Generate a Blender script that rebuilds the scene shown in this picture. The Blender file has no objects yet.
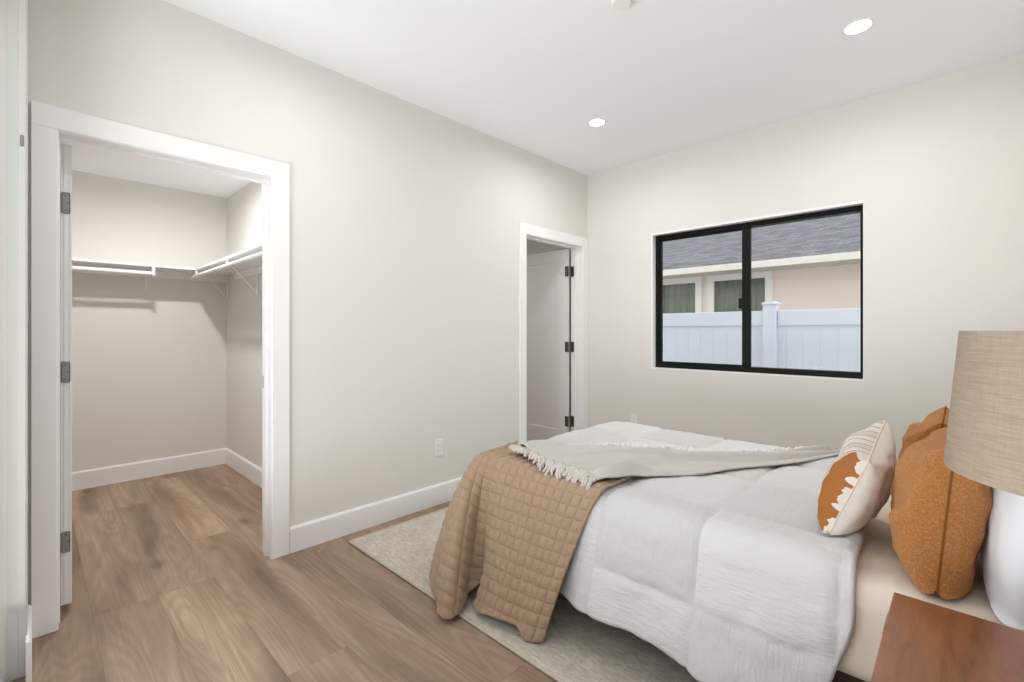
import bpy, bmesh, math, random
import numpy as np
from mathutils import Vector, Matrix, noise

# ------------------------------------------------------------------ camera
scene = bpy.context.scene
COL = scene.collection
cam = bpy.data.cameras.new('camera')
cam.sensor_fit = 'HORIZONTAL'
cam.sensor_width = 36.0
cam.lens = 465.07 / 1024 * 36.0
cam.shift_y = -(341.0 - 331.4) / 1024
cam.clip_start = 0.005
camo = bpy.data.objects.new('camera', cam)
COL.objects.link(camo)
camo.location = (2.649, -3.796, 1.212)
camo.rotation_euler = (math.pi / 2, 0, math.radians(44.116))
scene.camera = camo

# ------------------------------------------------------------------ world, exposure, lights
scene.view_settings.view_transform = 'Standard'
scene.view_settings.look = 'None'
scene.view_settings.gamma = 1.0
scene.view_settings.exposure = 0.26
scene.view_settings.use_curve_mapping = False
try:
    scene.cycles.use_denoising = True
    scene.cycles.max_bounces = 10
    scene.cycles.diffuse_bounces = 7
    scene.cycles.sample_clamp_indirect = 6.0
    scene.cycles.caustics_reflective = False
    scene.cycles.caustics_refractive = False
except Exception:
    pass
world = bpy.data.worlds.new('overcast_sky')
scene.world = world
world.use_nodes = True
wn = world.node_tree
bgn = wn.nodes['Background']
bgn.inputs['Color'].default_value = (0.95, 0.975, 1.0, 1)
bgn.inputs['Strength'].default_value = 1.85


def light(name, kind, loc, power, color=(1, 1, 1), rot=(0, 0, 0), parent=None, **kw):
    l = bpy.data.lights.new(name, kind)
    l.energy = power
    l.color = color
    for k, v in kw.items():
        setattr(l, k, v)
    o = bpy.data.objects.new(name, l)
    COL.objects.link(o)
    o.location = loc
    o.rotation_euler = rot
    if parent:
        o.parent = parent
    return o


# added fill light behind the camera, aimed up to brighten the ceiling
UP_FILL = light('added_ceiling_fill', 'AREA', (1.6, -5.1, 0.12), 185.0, (0.93, 0.965, 1.0),
            (math.radians(154), 0, 0), shape='RECTANGLE', size=2.6, size_y=2.0)
DOWNLIGHT_POWER = 6.4
CLOSET_POWER = 16.0
LAMP_COL = (1.0, 0.98, 0.965)

rng = random.Random(7)
PI = math.pi
R = math.radians


# ------------------------------------------------------------------ materials
def srgb(r, g, b):
    f = lambda c: (c / 255 / 12.92) if c / 255 <= 0.04045 else ((c / 255 + 0.055) / 1.055) ** 2.4
    return (f(r), f(g), f(b), 1)


class NT:
    def __init__(self, name, color=(.8, .8, .8, 1), rough=.6, spec=.5, metal=0.0):
        self.m = bpy.data.materials.new(name)
        self.m.use_nodes = True
        self.t = self.m.node_tree
        self.b = self.t.nodes['Principled BSDF']
        self.b.inputs['Base Color'].default_value = color
        self.b.inputs['Roughness'].default_value = rough
        self.b.inputs['Specular IOR Level'].default_value = spec
        self.b.inputs['Metallic'].default_value = metal

    def n(self, kind, **inp):
        nd = self.t.nodes.new(kind)
        for k, v in inp.items():
            k2 = k.replace('_', ' ')
            if k2 in nd.inputs:
                nd.inputs[k2].default_value = v
            elif hasattr(nd, k):
                setattr(nd, k, v)
        return nd

    def l(self, a, b):
        self.t.links.new(a, b)

    def math(self, op, a, b=None, clamp=False):
        nd = self.t.nodes.new('ShaderNodeMath')
        nd.operation = op
        nd.use_clamp = clamp
        for i, v in enumerate((a, b)):
            if v is None:
                continue
            if isinstance(v, (int, float)):
                nd.inputs[i].default_value = v
            else:
                self.l(v, nd.inputs[i])
        return nd.outputs[0]

    def mix(self, fac, a, b, blend='MIX'):
        nd = self.t.nodes.new('ShaderNodeMix')
        nd.data_type = 'RGBA'
        nd.blend_type = blend
        for i, v in ((0, fac), (6, a), (7, b)):
            if isinstance(v, (int, float)):
                nd.inputs[i].default_value = v
            elif isinstance(v, tuple):
                nd.inputs[i].default_value = v
            else:
                self.l(v, nd.inputs[i])
        return nd.outputs[2]

    def obj(self, scale=(1, 1, 1), rot=(0, 0, 0), loc=(0, 0, 0), src='Object'):
        tc = self.t.nodes.new('ShaderNodeTexCoord')
        mp = self.t.nodes.new('ShaderNodeMapping')
        mp.inputs['Scale'].default_value = scale
        mp.inputs['Rotation'].default_value = rot
        mp.inputs['Location'].default_value = loc
        self.l(tc.outputs[src], mp.inputs['Vector'])
        return mp.outputs[0]

    def noise(self, vec, scale=10, detail=3, rough=.5, dist=0.0):
        nd = self.n('ShaderNodeTexNoise', Scale=scale, Detail=detail, Roughness=rough, Distortion=dist)
        self.l(vec, nd.inputs['Vector'])
        return nd.outputs['Fac']

    def ramp(self, fac, stops):
        nd = self.t.nodes.new('ShaderNodeValToRGB')
        e = nd.color_ramp.elements
        while len(e) < len(stops):
            e.new(.5)
        for i, (p, c) in enumerate(stops):
            e[i].position = p
            e[i].color = c if isinstance(c, tuple) else (c, c, c, 1)
        self.l(fac, nd.inputs[0])
        return nd.outputs[0]

    def bump(self, h, strength=.3, dist=.01):
        nd = self.t.nodes.new('ShaderNodeBump')
        nd.inputs['Strength'].default_value = strength
        nd.inputs['Distance'].default_value = dist
        self.l(h, nd.inputs['Height'])
        self.l(nd.outputs[0], self.b.inputs['Normal'])
        return nd

    def col(self, c):
        self.l(c, self.b.inputs['Base Color'])


def plain(name, color, rough=.5, spec=.5, metal=0, nscale=40, amt=.04, bump=0.0):
    m = NT(name, color, rough, spec, metal)
    f = m.noise(m.obj(), nscale, 3)
    dark = tuple(c * (1 - amt) for c in color[:3]) + (1,)
    m.col(m.mix(f, color, dark))
    if bump:
        m.bump(f, bump, .002)
    return m.m


M = {}
M['wall'] = plain('warm_white_wall_paint', srgb(227, 225, 220), .75, .25, nscale=180, amt=.012, bump=.06)
M['ceiling'] = plain('white_ceiling_paint', srgb(242, 243, 245), .8, .2, nscale=180, amt=.01, bump=.05)
M['trim'] = plain('white_trim_enamel', srgb(243, 243, 244), .35, .5, nscale=30, amt=.01)
M['door'] = plain('white_door_paint', srgb(232, 232, 231), .4, .45, nscale=30, amt=.012)
M['hinge'] = plain('satin_grey_hinge', srgb(150, 149, 147), .45, .5, .2, amt=.12)
M['dark_hinge'] = plain('dark_bronze_hinge', srgb(82, 80, 77), .45, .5, .5, amt=.12)
M['black'] = plain('black_window_aluminium', srgb(12, 11, 10), .5, .2, 0, amt=.1)
M['frame_vinyl'] = plain('pale_grey_door_frame', srgb(206, 206, 205), .5, .3, amt=.02)
M['plastic'] = plain('white_plastic', srgb(238, 238, 236), .35, .5, amt=.01)
M['slot'] = plain('dark_slot', srgb(50, 48, 46), .6)
M['cans'] = plain('white_downlight_trim', srgb(240, 240, 238), .4)
M['rod'] = plain('white_coated_rod', srgb(236, 236, 236), .3, .5, amt=.01)
M['vinyl'] = plain('white_vinyl_fence', srgb(206, 210, 218), .4, .4, nscale=6, amt=.03)
M['gravel'] = plain('grey_side_yard_concrete', srgb(165, 162, 156), .9, .2, nscale=20, amt=.2)
M['fascia'] = plain('weathered_white_fascia', srgb(222, 216, 205), .6, .3, nscale=9, amt=.22)
M['hwin'] = plain('white_window_casing', srgb(232, 230, 224), .5, amt=.03)


def emit(name, col, s):
    m = NT(name, col)
    m.b.inputs['Emission Color'].default_value = col
    m.b.inputs['Emission Strength'].default_value = s
    return m.m


M['lens'] = emit('lit_downlight_lens', (1, .98, .94, 1), 9.0)


def glass(name, tint=(1, 1, 1, 1), refl=.06):
    m = bpy.data.materials.new(name)
    m.use_nodes = True
    t = m.node_tree
    t.nodes.clear()
    o = t.nodes.new('ShaderNodeOutputMaterial')
    mx = t.nodes.new('ShaderNodeMixShader')
    a = t.nodes.new('ShaderNodeBsdfTransparent')
    a.inputs[0].default_value = tint
    g = t.nodes.new('ShaderNodeBsdfGlossy')
    g.inputs['Roughness'].default_value = .02
    lw = t.nodes.new('ShaderNodeLayerWeight')
    lw.inputs[0].default_value = .25
    mu = t.nodes.new('ShaderNodeMath')
    mu.operation = 'MULTIPLY'
    mu.inputs[1].default_value = refl * 3
    t.links.new(lw.outputs['Fresnel'], mu.inputs[0])
    t.links.new(mu.outputs[0], mx.inputs[0])
    t.links.new(a.outputs[0], mx.inputs[1])
    t.links.new(g.outputs[0], mx.inputs[2])
    t.links.new(mx.outputs[0], o.inputs[0])
    return m


M['glass'] = glass('clear_window_glass', (.97, .98, .98, 1), .05)
M['house_glass'] = glass('dusky_house_glass', (.84, .86, .84, 1), .25)


def floor_material():
    m = NT('oak_vinyl_plank', rough=.42, spec=.4)
    v = m.obj(loc=(0, 2.727 + .2227 * 20, 0))
    # planks run along x; rows 0.2227 m
    br = m.n('ShaderNodeTexBrick', Scale=1.0, Mortar_Size=.0008, Mortar_Smooth=.2, Bias=0.0, Brick_Width=1.5, Row_Height=.2227)
    br.offset = .37
    br.offset_frequency = 3
    br.inputs['Color1'].default_value = (0, 0, 0, 1)
    br.inputs['Color2'].default_value = (1, 1, 1, 1)
    m.l(v, br.inputs['Vector'])
    sep = m.n('ShaderNodeSeparateColor')
    m.l(br.outputs['Color'], sep.inputs[0])
    rnd = sep.outputs[0]
    # shift the grain per plank
    cmb = m.n('ShaderNodeCombineXYZ')
    m.l(m.math('MULTIPLY', rnd, 17.3), cmb.inputs[0])
    m.l(m.math('MULTIPLY', rnd, 5.1), cmb.inputs[1])
    m.l(m.math('MULTIPLY', rnd, 9.7), cmb.inputs[2])
    add = m.n('ShaderNodeVectorMath')
    add.operation = 'ADD'
    m.l(m.obj(), add.inputs[0])
    m.l(cmb.outputs[0], add.inputs[1])

    def sc(s):
        nd = m.n('ShaderNodeVectorMath')
        nd.operation = 'MULTIPLY'
        nd.inputs[1].default_value = s
        m.l(add.outputs[0], nd.inputs[0])
        return nd.outputs[0]
    fine = m.ramp(m.noise(sc((2.2, 85, 6)), 1, 4, .7), [(.36, 0.), (.66, 1.)])
    broad = m.noise(sc((.8, 6.5, 1)), 1, 3, .55, .4)
    # cathedral figure: rings of a slowly varying field
    field = m.noise(sc((.75, 5.5, 1)), 1, 1, .45, .25)
    rings = m.math('SINE', m.math('ADD', m.math('MULTIPLY', field, 105.0), m.math('MULTIPLY', fine, .9)))
    rings = m.math('MULTIPLY', m.math('ADD', rings, 1.0), .5)
    vor = m.n('ShaderNodeTexVoronoi', Scale=1.0)
    m.l(sc((1.9, 5.2, 1)), vor.inputs['Vector'])
    knot = m.ramp(vor.outputs['Distance'], [(0.02, 1.0), (0.22, 0.0)])
    kn = m.math('MULTIPLY', knot, m.ramp(m.noise(sc((2, 3, 1)), 1, 1), [(.44, 0.0), (.54, 1.0)]))
    light_c, mid_c, dark_c = srgb(186, 162, 140), srgb(162, 136, 114), srgb(112, 89, 72)
    c = m.ramp(broad, [(.27, dark_c), (.47, mid_c), (.66, light_c)])
    c = m.mix(m.math('MULTIPLY', rings, .24), c, srgb(112, 88, 70))
    c = m.mix(m.math('MULTIPLY', fine, .36), c, srgb(122, 98, 80))
    c = m.mix(m.math('MULTIPLY', kn, .85), c, srgb(76, 55, 40))
    tone = m.ramp(rnd, [(0, (.80, .79, .78, 1)), (1, (1.1, 1.09, 1.08, 1))])
    c = m.mix(1.0, c, tone, 'MULTIPLY')
    c = m.mix(m.math('MULTIPLY', br.outputs['Fac'], .55), c, srgb(70, 55, 45))
    m.col(c)
    h = m.math('SUBTRACT', m.math('MULTIPLY', fine, .25), br.outputs['Fac'])
    m.bump(h, .25, .002)
    return m.m


M['floor'] = floor_material()


def rug_material():
    m = NT('cream_woven_rug', rough=.95, spec=.1)
    v = m.obj()
    a = m.noise(v, 260, 2, .6)
    b = m.noise(m.obj((30, 120, 30)), 1, 3, .6)
    c2 = m.noise(v, 9, 4, .65)
    wv = m.n('ShaderNodeTexWave', Scale=28.0, Distortion=5.0, Detail=2.0)
    wv.bands_direction = 'Y'
    m.l(v, wv.inputs['Vector'])
    c = m.mix(m.ramp(c2, [(.35, 0.), (.65, 1.)]), srgb(230, 224, 215), srgb(213, 205, 193))
    c = m.mix(m.math('MULTIPLY', m.ramp(b, [(.42, 0.), (.66, 1.)]), .55), c, srgb(168, 155, 139))
    c = m.mix(m.math('MULTIPLY', a, .45), c, srgb(178, 167, 152))
    m.col(c)
    h = m.math('ADD', m.math('MULTIPLY', wv.outputs['Fac'], .15), m.math('MULTIPLY', a, 1.3))
    m.bump(h, .7, .006)
    return m.m


M['rug'] = rug_material()
M['rug_edge'] = plain('rug_binding_yarn', srgb(206, 196, 180), .95, .1, nscale=200, amt=.2, bump=.4)


def seersucker():
    m = NT('white_seersucker_cotton', srgb(233, 233, 234), .9, .15)
    S = .38
    uv = m.obj(src='UV')
    ck = m.n('ShaderNodeTexChecker', Scale=1 / S)
    mp = m.obj(src='UV', loc=(-2.03 / S * S, 2.47, 0))
    m.l(mp, ck.inputs['Vector'])
    a = m.noise(m.obj((20, 95, 1), src='UV'), 1, 3, .6, .5)
    b = m.noise(m.obj((95, 20, 1), src='UV'), 1, 3, .6, .5)
    mx = m.mix(m.math('MULTIPLY', ck.outputs['Fac'], 1.0), a, b)
    sp = m.n('ShaderNodeSeparateColor')
    m.l(mx, sp.inputs[0])
    f = m.math('ADD', sp.outputs[0], m.math('MULTIPLY', m.noise(uv, 90, 2), .25))
    tone = m.mix(ck.outputs['Fac'], srgb(214, 213, 213), srgb(206, 205, 205))
    m.col(m.mix(m.math('MULTIPLY', f, .12), tone, srgb(186, 185, 185)))
    m.bump(f, .45, .013)
    m.b.inputs['Sheen Weight'].default_value = .15
    return m.m


M['comforter'] = seersucker()


def quilt_mat():
    m = NT('tan_quilted_cotton', srgb(168, 142, 116), .85, .2)
    uv = m.obj(src='UV')
    f = m.noise(uv, 120, 3, .6)
    g = m.noise(uv, 14, 3, .6)
    c = m.mix(g, srgb(177, 153, 130), srgb(162, 137, 113))
    m.col(m.mix(m.math('MULTIPLY', f, .4), c, srgb(146, 120, 97)))
    m.bump(m.math('ADD', f, g), .35, .006)
    m.b.inputs['Sheen Weight'].default_value = .15
    return m.m


M['quilt'] = quilt_mat()


def throw_mat():
    m = NT('oatmeal_gauze_knit', srgb(214, 209, 203), .95, .1)
    wv = m.n('ShaderNodeTexWave', Scale=62.0, Distortion=.6, Detail=1.0)
    wv.bands_direction = 'Y'
    m.l(m.obj(src='UV'), wv.inputs['Vector'])
    w2 = m.n('ShaderNodeTexWave', Scale=40.0, Distortion=.6, Detail=1.0)
    w2.bands_direction = 'X'
    m.l(m.obj(src='UV'), w2.inputs['Vector'])
    h = m.math('ADD', wv.outputs['Fac'], m.math('MULTIPLY', w2.outputs['Fac'], .5))
    m.col(m.mix(m.math('MULTIPLY', h, .5), srgb(212, 207, 201), srgb(234, 231, 227)))
    m.bump(h, .6, .005)
    return m.m


M['throw'] = throw_mat()
M['fringe'] = plain('oatmeal_yarn', srgb(206, 199, 191), .95, .1, nscale=120, amt=.15)
M['tuft'] = plain('white_tufted_yarn', srgb(230, 229, 228), .95, .1, nscale=120, amt=.1)
M['sheet'] = plain('cream_cotton_sheet', srgb(226, 212, 196), .85, .2, nscale=25, amt=.03, bump=.1)
M['pillow_white'] = plain('white_cotton_pillowcase', srgb(233, 236, 241), .85, .2, nscale=14, amt=.03, bump=.15)
M['bed_wood'] = plain('dark_walnut_bed_frame', srgb(66, 48, 36), .55, .4, nscale=12, amt=.3)


def boucle():
    m = NT('rust_boucle', srgb(160, 100, 52), .95, .1)
    v = m.obj()
    vo = m.n('ShaderNodeTexVoronoi', Scale=260.0)
    m.l(v, vo.inputs['Vector'])
    f = m.noise(v, 210, 3, .65)
    h = m.math('SUBTRACT', f, m.math('MULTIPLY', vo.outputs['Distance'], .9))
    c = m.ramp(f, [(.30, srgb(156, 101, 57)), (.52, srgb(175, 117, 69)), (.76, srgb(198, 146, 100))])
    m.col(c)
    m.bump(h, .6, .004)
    m.b.inputs['Sheen Weight'].default_value = .35
    m.b.inputs['Sheen Tint'].default_value = srgb(230, 190, 150)
    return m.m


M['boucle'] = boucle()
M['boucle_seam'] = plain('rust_seam', srgb(140, 88, 46), .95, .1, nscale=150, amt=.3, bump=.4)


def stripe_mat():
    m = NT('striped_linen_with_rust_panel', srgb(222, 214, 204), .92, .12)
    tc = m.t.nodes.new('ShaderNodeTexCoord')
    sx = m.n('ShaderNodeSeparateXYZ')
    m.l(tc.outputs['UV'], sx.inputs[0])
    u, v = sx.outputs[0], sx.outputs[1]       # front: u 0..1 from the near edge ; back carries u+2
    jag = m.math('MULTIPLY', m.math('SUBTRACT', m.noise(m.obj((1.5, 6, 1), src='UV'), 1, 2, .5), .5), .09)
    uj = m.math('ADD', u, jag)
    # thin grey stripes across the front
    st = m.math('SINE', m.math('MULTIPLY', u, 62.0))
    st = m.ramp(st, [(.80, 0.), (.93, 1.)])
    fr = m.math('MULTIPLY', st, m.math('GREATER_THAN', u, .19))
    st2 = m.math('SINE', m.math('MULTIPLY', u, 21.0))
    wide = m.math('MULTIPLY', m.ramp(st2, [(.55, 0.), (.8, 1.)]), m.math('GREATER_THAN', u, .2))
    front = m.math('LESS_THAN', u, 1.5)
    base = m.mix(m.noise(m.obj(), 60, 3), srgb(228, 221, 212), srgb(212, 204, 194))
    c = m.mix(m.math('MULTIPLY', m.math('MULTIPLY', fr, front), .9), base, srgb(150, 140, 131))
    c = m.mix(m.math('MULTIPLY', m.math('MULTIPLY', wide, front), .35), c, srgb(176, 166, 156))
    ru = m.math('MULTIPLY', m.math('LESS_THAN', u, .20), m.math('GREATER_THAN', uj, .004))
    ru = m.math('MULTIPLY', ru, m.math('MULTIPLY', m.math('GREATER_THAN', v, .02), m.math('LESS_THAN', v, .97)))
    c = m.mix(m.math('MULTIPLY', ru, front), c, srgb(165, 106, 58))
    m.col(c)
    m.bump(m.noise(m.obj(), 240, 2), .25, .003)
    return m.m


M['stripe'] = stripe_mat()


def linen():
    m = NT('oatmeal_linen_shade', srgb(186, 170, 150), .9, .1)
    a = m.noise(m.obj((18, 18, 420)), 1, 3, .6)
    b = m.noise(m.obj((380, 380, 14)), 1, 3, .6)
    c = m.mix(m.ramp(a, [(.4, 0.), (.68, 1.)]), srgb(168, 153, 136), srgb(151, 136, 118))
    c = m.mix(m.math('MULTIPLY', m.ramp(b, [(.4, 0.), (.7, 1.)]), .3), c, srgb(140, 123, 104))
    m.col(c)
    m.bump(m.math('ADD', a, b), .3, .003)
    return m.m


M['linen'] = linen()
M['ceramic'] = plain('white_glazed_ceramic', srgb(236, 236, 234), .2, .5, nscale=8, amt=.02)
M['brass'] = plain('brushed_nickel', srgb(168, 164, 158), .3, .5, .9, amt=.05)
M['bulb'] = plain('frosted_bulb', srgb(240, 240, 236), .3)


def walnut():
    m = NT('polished_walnut', srgb(130, 84, 54), .28, .5)
    a = m.noise(m.obj((34, 5, 34)), 1, 4, .6, .6)
    b = m.noise(m.obj(), 6, 3, .55)
    c = m.ramp(a, [(.3, srgb(104, 62, 38)), (.55, srgb(136, 86, 54)), (.8, srgb(156, 102, 66))])
    c = m.mix(m.ramp(b, [(.5, 0.), (.72, .5)]), c, srgb(120, 66, 30))
    m.col(c)
    m.bump(a, .05, .001)
    return m.m


M['walnut'] = walnut()


def shingles():
    m = NT('grey_asphalt_shingle', srgb(140, 140, 146), .95, .15)
    br = m.n('ShaderNodeTexBrick', Scale=1.0, Mortar_Size=.006, Mortar_Smooth=.1, Bias=0.0, Brick_Width=.17, Row_Height=.085)
    br.inputs['Color1'].default_value = srgb(88, 88, 90)
    br.inputs['Color2'].default_value = srgb(128, 128, 130)
    br.inputs['Mortar'].default_value = srgb(78, 78, 84)
    m.l(m.obj(src='UV'), br.inputs['Vector'])
    f = m.noise(m.obj(), 40, 4, .6)
    m.col(m.mix(m.math('MULTIPLY', f, .5), br.outputs['Color'], srgb(120, 120, 126)))
    m.bump(m.math('SUBTRACT', f, br.outputs['Fac']), .6, .02)
    return m.m


M['shingle'] = shingles()
M['stucco'] = plain('peach_stucco', srgb(240, 226, 216), .95, .1, nscale=60, amt=.1, bump=.4)
M['curtain'] = plain('grey_green_blind', srgb(222, 220, 212), .9, .1, nscale=14, amt=.2)


# ------------------------------------------------------------------ mesh helpers
def link(name, me, mat, parent=None, smooth=False):
    if mat:
        for mm in (mat if isinstance(mat, (list, tuple)) else [mat]):
            me.materials.append(mm)
    if smooth:
        me.polygons.foreach_set('use_smooth', [True] * len(me.polygons))
    o = bpy.data.objects.new(name, me)
    COL.objects.link(o)
    if parent:
        o.parent = parent
        o.matrix_parent_inverse = Matrix.Identity(4)
        if world_loc(parent).length > 1e-9:     # geometry is written in world space
            me.transform(Matrix.Translation(-world_loc(parent)))
    return o


def world_loc(o):
    v = Vector((0, 0, 0))
    while o:
        v += o.location
        o = o.parent
    return v


class MB:
    """collects shapes into ONE mesh"""
    def __init__(self):
        self.bm = bmesh.new()

    def box(self, x0, x1, y0, y1, z0, z1, bev=0.0, seg=2):
        b = bmesh.new()
        bmesh.ops.create_cube(b, size=1)
        for v in b.verts:
            v.co = Vector((x0 + (v.co.x + .5) * (x1 - x0), y0 + (v.co.y + .5) * (y1 - y0), z0 + (v.co.z + .5) * (z1 - z0)))
        if bev:
            bmesh.ops.bevel(b, geom=list(b.edges), offset=bev, segments=seg, affect='EDGES', profile=.5)
        self.add(b)
        return self

    def add(self, b):
        me = bpy.data.meshes.new('tmp')
        b.to_mesh(me)
        b.free()
        self.bm.from_mesh(me)
        bpy.data.meshes.remove(me)

    def cyl(self, p0, p1, r0, r1=None, seg=24, caps=True):
        r1 = r0 if r1 is None else r1
        p0, p1 = Vector(p0), Vector(p1)
        b = bmesh.new()
        bmesh.ops.create_cone(b, cap_ends=caps, segments=seg, radius1=r0, radius2=r1, depth=(p1 - p0).length)
        q = Vector((0, 0, 1)).rotation_difference((p1 - p0).normalized())
        bmesh.ops.transform(b, matrix=Matrix.Translation((p0 + p1) / 2) @ q.to_matrix().to_4x4(), verts=b.verts)
        self.add(b)
        return self

    def tube(self, pts, r, seg=8):
        pts = [Vector(p) for p in pts]
        vs = []
        up = Vector((0, 0, 1))
        for i, p in enumerate(pts):
            t = (pts[min(i + 1, len(pts) - 1)] - pts[max(i - 1, 0)]).normalized()
            a = t.cross(up)
            if a.length < 1e-3:
                a = t.cross(Vector((1, 0, 0)))
            a.normalize()
            c = t.cross(a)
            rr = r(i / (len(pts) - 1)) if callable(r) else r
            vs.append([self.bm.verts.new(p + (a * math.cos(k * 2 * PI / seg) + c * math.sin(k * 2 * PI / seg)) * rr) for k in range(seg)])
        for i in range(len(pts) - 1):
            for k in range(seg):
                self.bm.faces.new((vs[i][k], vs[i][(k + 1) % seg], vs[i + 1][(k + 1) % seg], vs[i + 1][k]))
        self.bm.faces.new(vs[0][::-1])
        self.bm.faces.new(vs[-1])
        return self

    def lathe(self, prof, c=(0, 0, 0), seg=48):
        c = Vector(c)
        rings = []
        for (r, z) in prof:
            if r < 1e-5:
                rings.append([self.bm.verts.new(c + Vector((0, 0, z)))])
            else:
                rings.append([self.bm.verts.new(c + Vector((r * math.cos(2 * PI * k / seg), r * math.sin(2 * PI * k / seg), z))) for k in range(seg)])
        for a, b in zip(rings, rings[1:]):
            for k in range(seg):
                k2 = (k + 1) % seg
                if len(a) == 1 and len(b) == 1:
                    continue
                if len(a) == 1:
                    self.bm.faces.new((a[0], b[k], b[k2]))
                elif len(b) == 1:
                    self.bm.faces.new((a[k], a[k2], b[0]))
                else:
                    self.bm.faces.new((a[k], a[k2], b[k2], b[k]))
        return self

    def prism(self, pts, axis, a0, a1):
        """polygon in the two other axes, extruded along axis"""
        def mk(p, a):
            c = list(p)
            c.insert('xyz'.index(axis), a)
            return self.bm.verts.new(c)
        A = [mk(p, a0) for p in pts]
        B = [mk(p, a1) for p in pts]
        n = len(pts)
        self.bm.faces.new(A[::-1])
        self.bm.faces.new(B)
        for i in range(n):
            self.bm.faces.new((A[i], A[(i + 1) % n], B[(i + 1) % n], B[i]))
        return self

    def build(self, name, mat, parent=None, smooth=False):
        bmesh.ops.recalc_face_normals(self.bm, faces=self.bm.faces)
        me = bpy.data.meshes.new(name)
        self.bm.to_mesh(me)
        self.bm.free()
        o = link(name, me, mat, parent, smooth)
        if smooth:
            for p in me.polygons:
                p.use_smooth = True
            try:
                me.set_sharp_from_angle(angle=R(38))
            except Exception:
                pass
        return o


def tag(o, label=None, cat=None, group=None, kind=None):
    if label:
        o['label'] = label
    if cat:
        o['category'] = cat
    if group:
        o['group'] = group
    if kind:
        o['kind'] = kind
    return o


def struct(o, label, cat):
    return tag(o, label, cat, kind='structure')


def empty(name, loc):
    o = bpy.data.objects.new(name, None)
    COL.objects.link(o)
    o.location = loc
    o.empty_display_size = .05
    return o


def grid_mesh(name, P, mat, parent=None, UV=None, thick=0.0, smooth=True):
    """P: (n, m, 3) array"""
    n, m = P.shape[:2]
    verts = P.reshape(-1, 3).tolist()
    faces = []
    for i in range(n - 1):
        for j in range(m - 1):
            faces.append((i * m + j, (i + 1) * m + j, (i + 1) * m + j + 1, i * m + j + 1))
    me = bpy.data.meshes.new(name)
    me.from_pydata(verts, [], faces)
    if UV is not None:
        uvl = me.uv_layers.new(name='UVMap')
        flat = UV.reshape(-1, 2)
        idx = np.array([l.vertex_index for l in me.loops])
        uvl.data.foreach_set('uv', flat[idx].astype(np.float32).ravel())
    o = link(name, me, mat, parent, smooth)
    if thick:
        s = o.modifiers.new('thickness', 'SOLIDIFY')
        s.thickness = thick
        s.offset = 0
        s.use_rim = True
    return o


# ================================================================== STRUCTURE
H = 2.74
RX = 3.0            # right wall
YN = -3.816         # near wall
T = .12
CB = -2.22          # closet back wall
CS = -2.55          # closet side wall (far)
CN = -4.45          # closet near wall
CH = 2.44
BB = -1.75          # bath back wall
DH = 2.03           # door opening height
O1 = (-3.7255, -2.909)   # closet opening in y
O2 = (-.905, -.095)     # bath opening in y

fl = MB().box(CB - T, RX + T, -4.9, .15, -.05, 0).build('floor', M['floor'])
struct(fl, 'greige oak look plank floor running through bedroom and closet', 'floor')
ce = MB().box(-T, RX + T, YN - .15, .15, H, H + .08).build('ceiling', M['ceiling'])
struct(ce, 'flat white bedroom ceiling with recessed lights', 'ceiling')

wl = MB()
wl.box(-T, 0, YN - .15, O1[0] - .02, 0, H)
wl.box(-T, 0, O1[0] - .02, O1[1] + .02, DH + .02, H)
wl.box(-T, 0, O1[1] + .02, O2[0] - .02, 0, H)
wl.box(-T, 0, O2[0] - .02, O2[1] + .02, DH + .02, H)
wl.box(-T, 0, O2[1] + .02, .15, 0, H)
struct(wl.build('wall_left', M['wall']), 'long off white wall with the closet doorway and a second door', 'wall')

WX0, WX1, WZ0, WZ1 = .675, 2.183, .885, 2.074
wb = MB()
wb.box(0, WX0, 0, .15, 0, H).box(WX1, RX + T, 0, .15, 0, H)
wb.box(WX0, WX1, 0, .15, 0, WZ0).box(WX0, WX1, 0, .15, WZ1, H)
struct(wb.build('wall_back', M['wall']), 'off white wall around the black framed window', 'wall')
struct(MB().box(RX, RX + T, YN - .15, 0, 0, H).build('wall_right', M['wall']), 'off white wall behind the head of the bed', 'wall')

# near wall: a short stub by the closet, then an added tall glass door up to the right corner
SX, GX, GH = .275, 2.90, 2.45
wn_ = MB()
wn_.box(0, SX, YN - .15, YN, 0, H).box(SX, RX, YN - .15, YN, GH, H).box(GX, RX, YN - .15, YN, 0, GH)
struct(wn_.build('wall_front', M['wall']), 'short off white wall stub at the left edge beside the closet trim', 'wall')

# closet shell
cl = MB()
cl.box(CB - T, CB, CN - T, CS + T, 0, H)
struct(cl.build('wall_closet_back', M['wall']), 'off white back wall of the walk in closet', 'wall')
struct(MB().box(CB, -T, CS, CS + T, 0, H).build('wall_closet_side', M['wall']), 'off white right wall inside the closet under the shelf', 'wall')
struct(MB().box(CB, 0, CN - T, CN, 0, H).box(-T, 0, CN, YN - .15, 0, H).build('wall_closet_front', M['wall']), 'off white near wall inside the closet', 'wall')
struct(MB().box(CB, -T, CN, CS, CH, CH + .06).build('ceiling_closet', M['ceiling']), 'white closet ceiling seen through the doorway', 'ceiling')

# bath shell
struct(MB().box(BB - T, BB, CS + T, .15, 0, H).box(BB, -T, .0, .15, 0, H).build('wall_bath', M['wall']), 'unlit wall of the room behind the second door', 'wall')
struct(MB().box(BB, -T, CS + T, 0, CH, CH + .06).build('ceiling_bath', M['ceiling']), 'dim ceiling of the room behind the second door', 'ceiling')


# baseboards
def base_profile(z=.14, t=.015):
    return [(0, 0), (t, 0), (t, z - .012), (t - .006, z), (0, z)]


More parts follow.
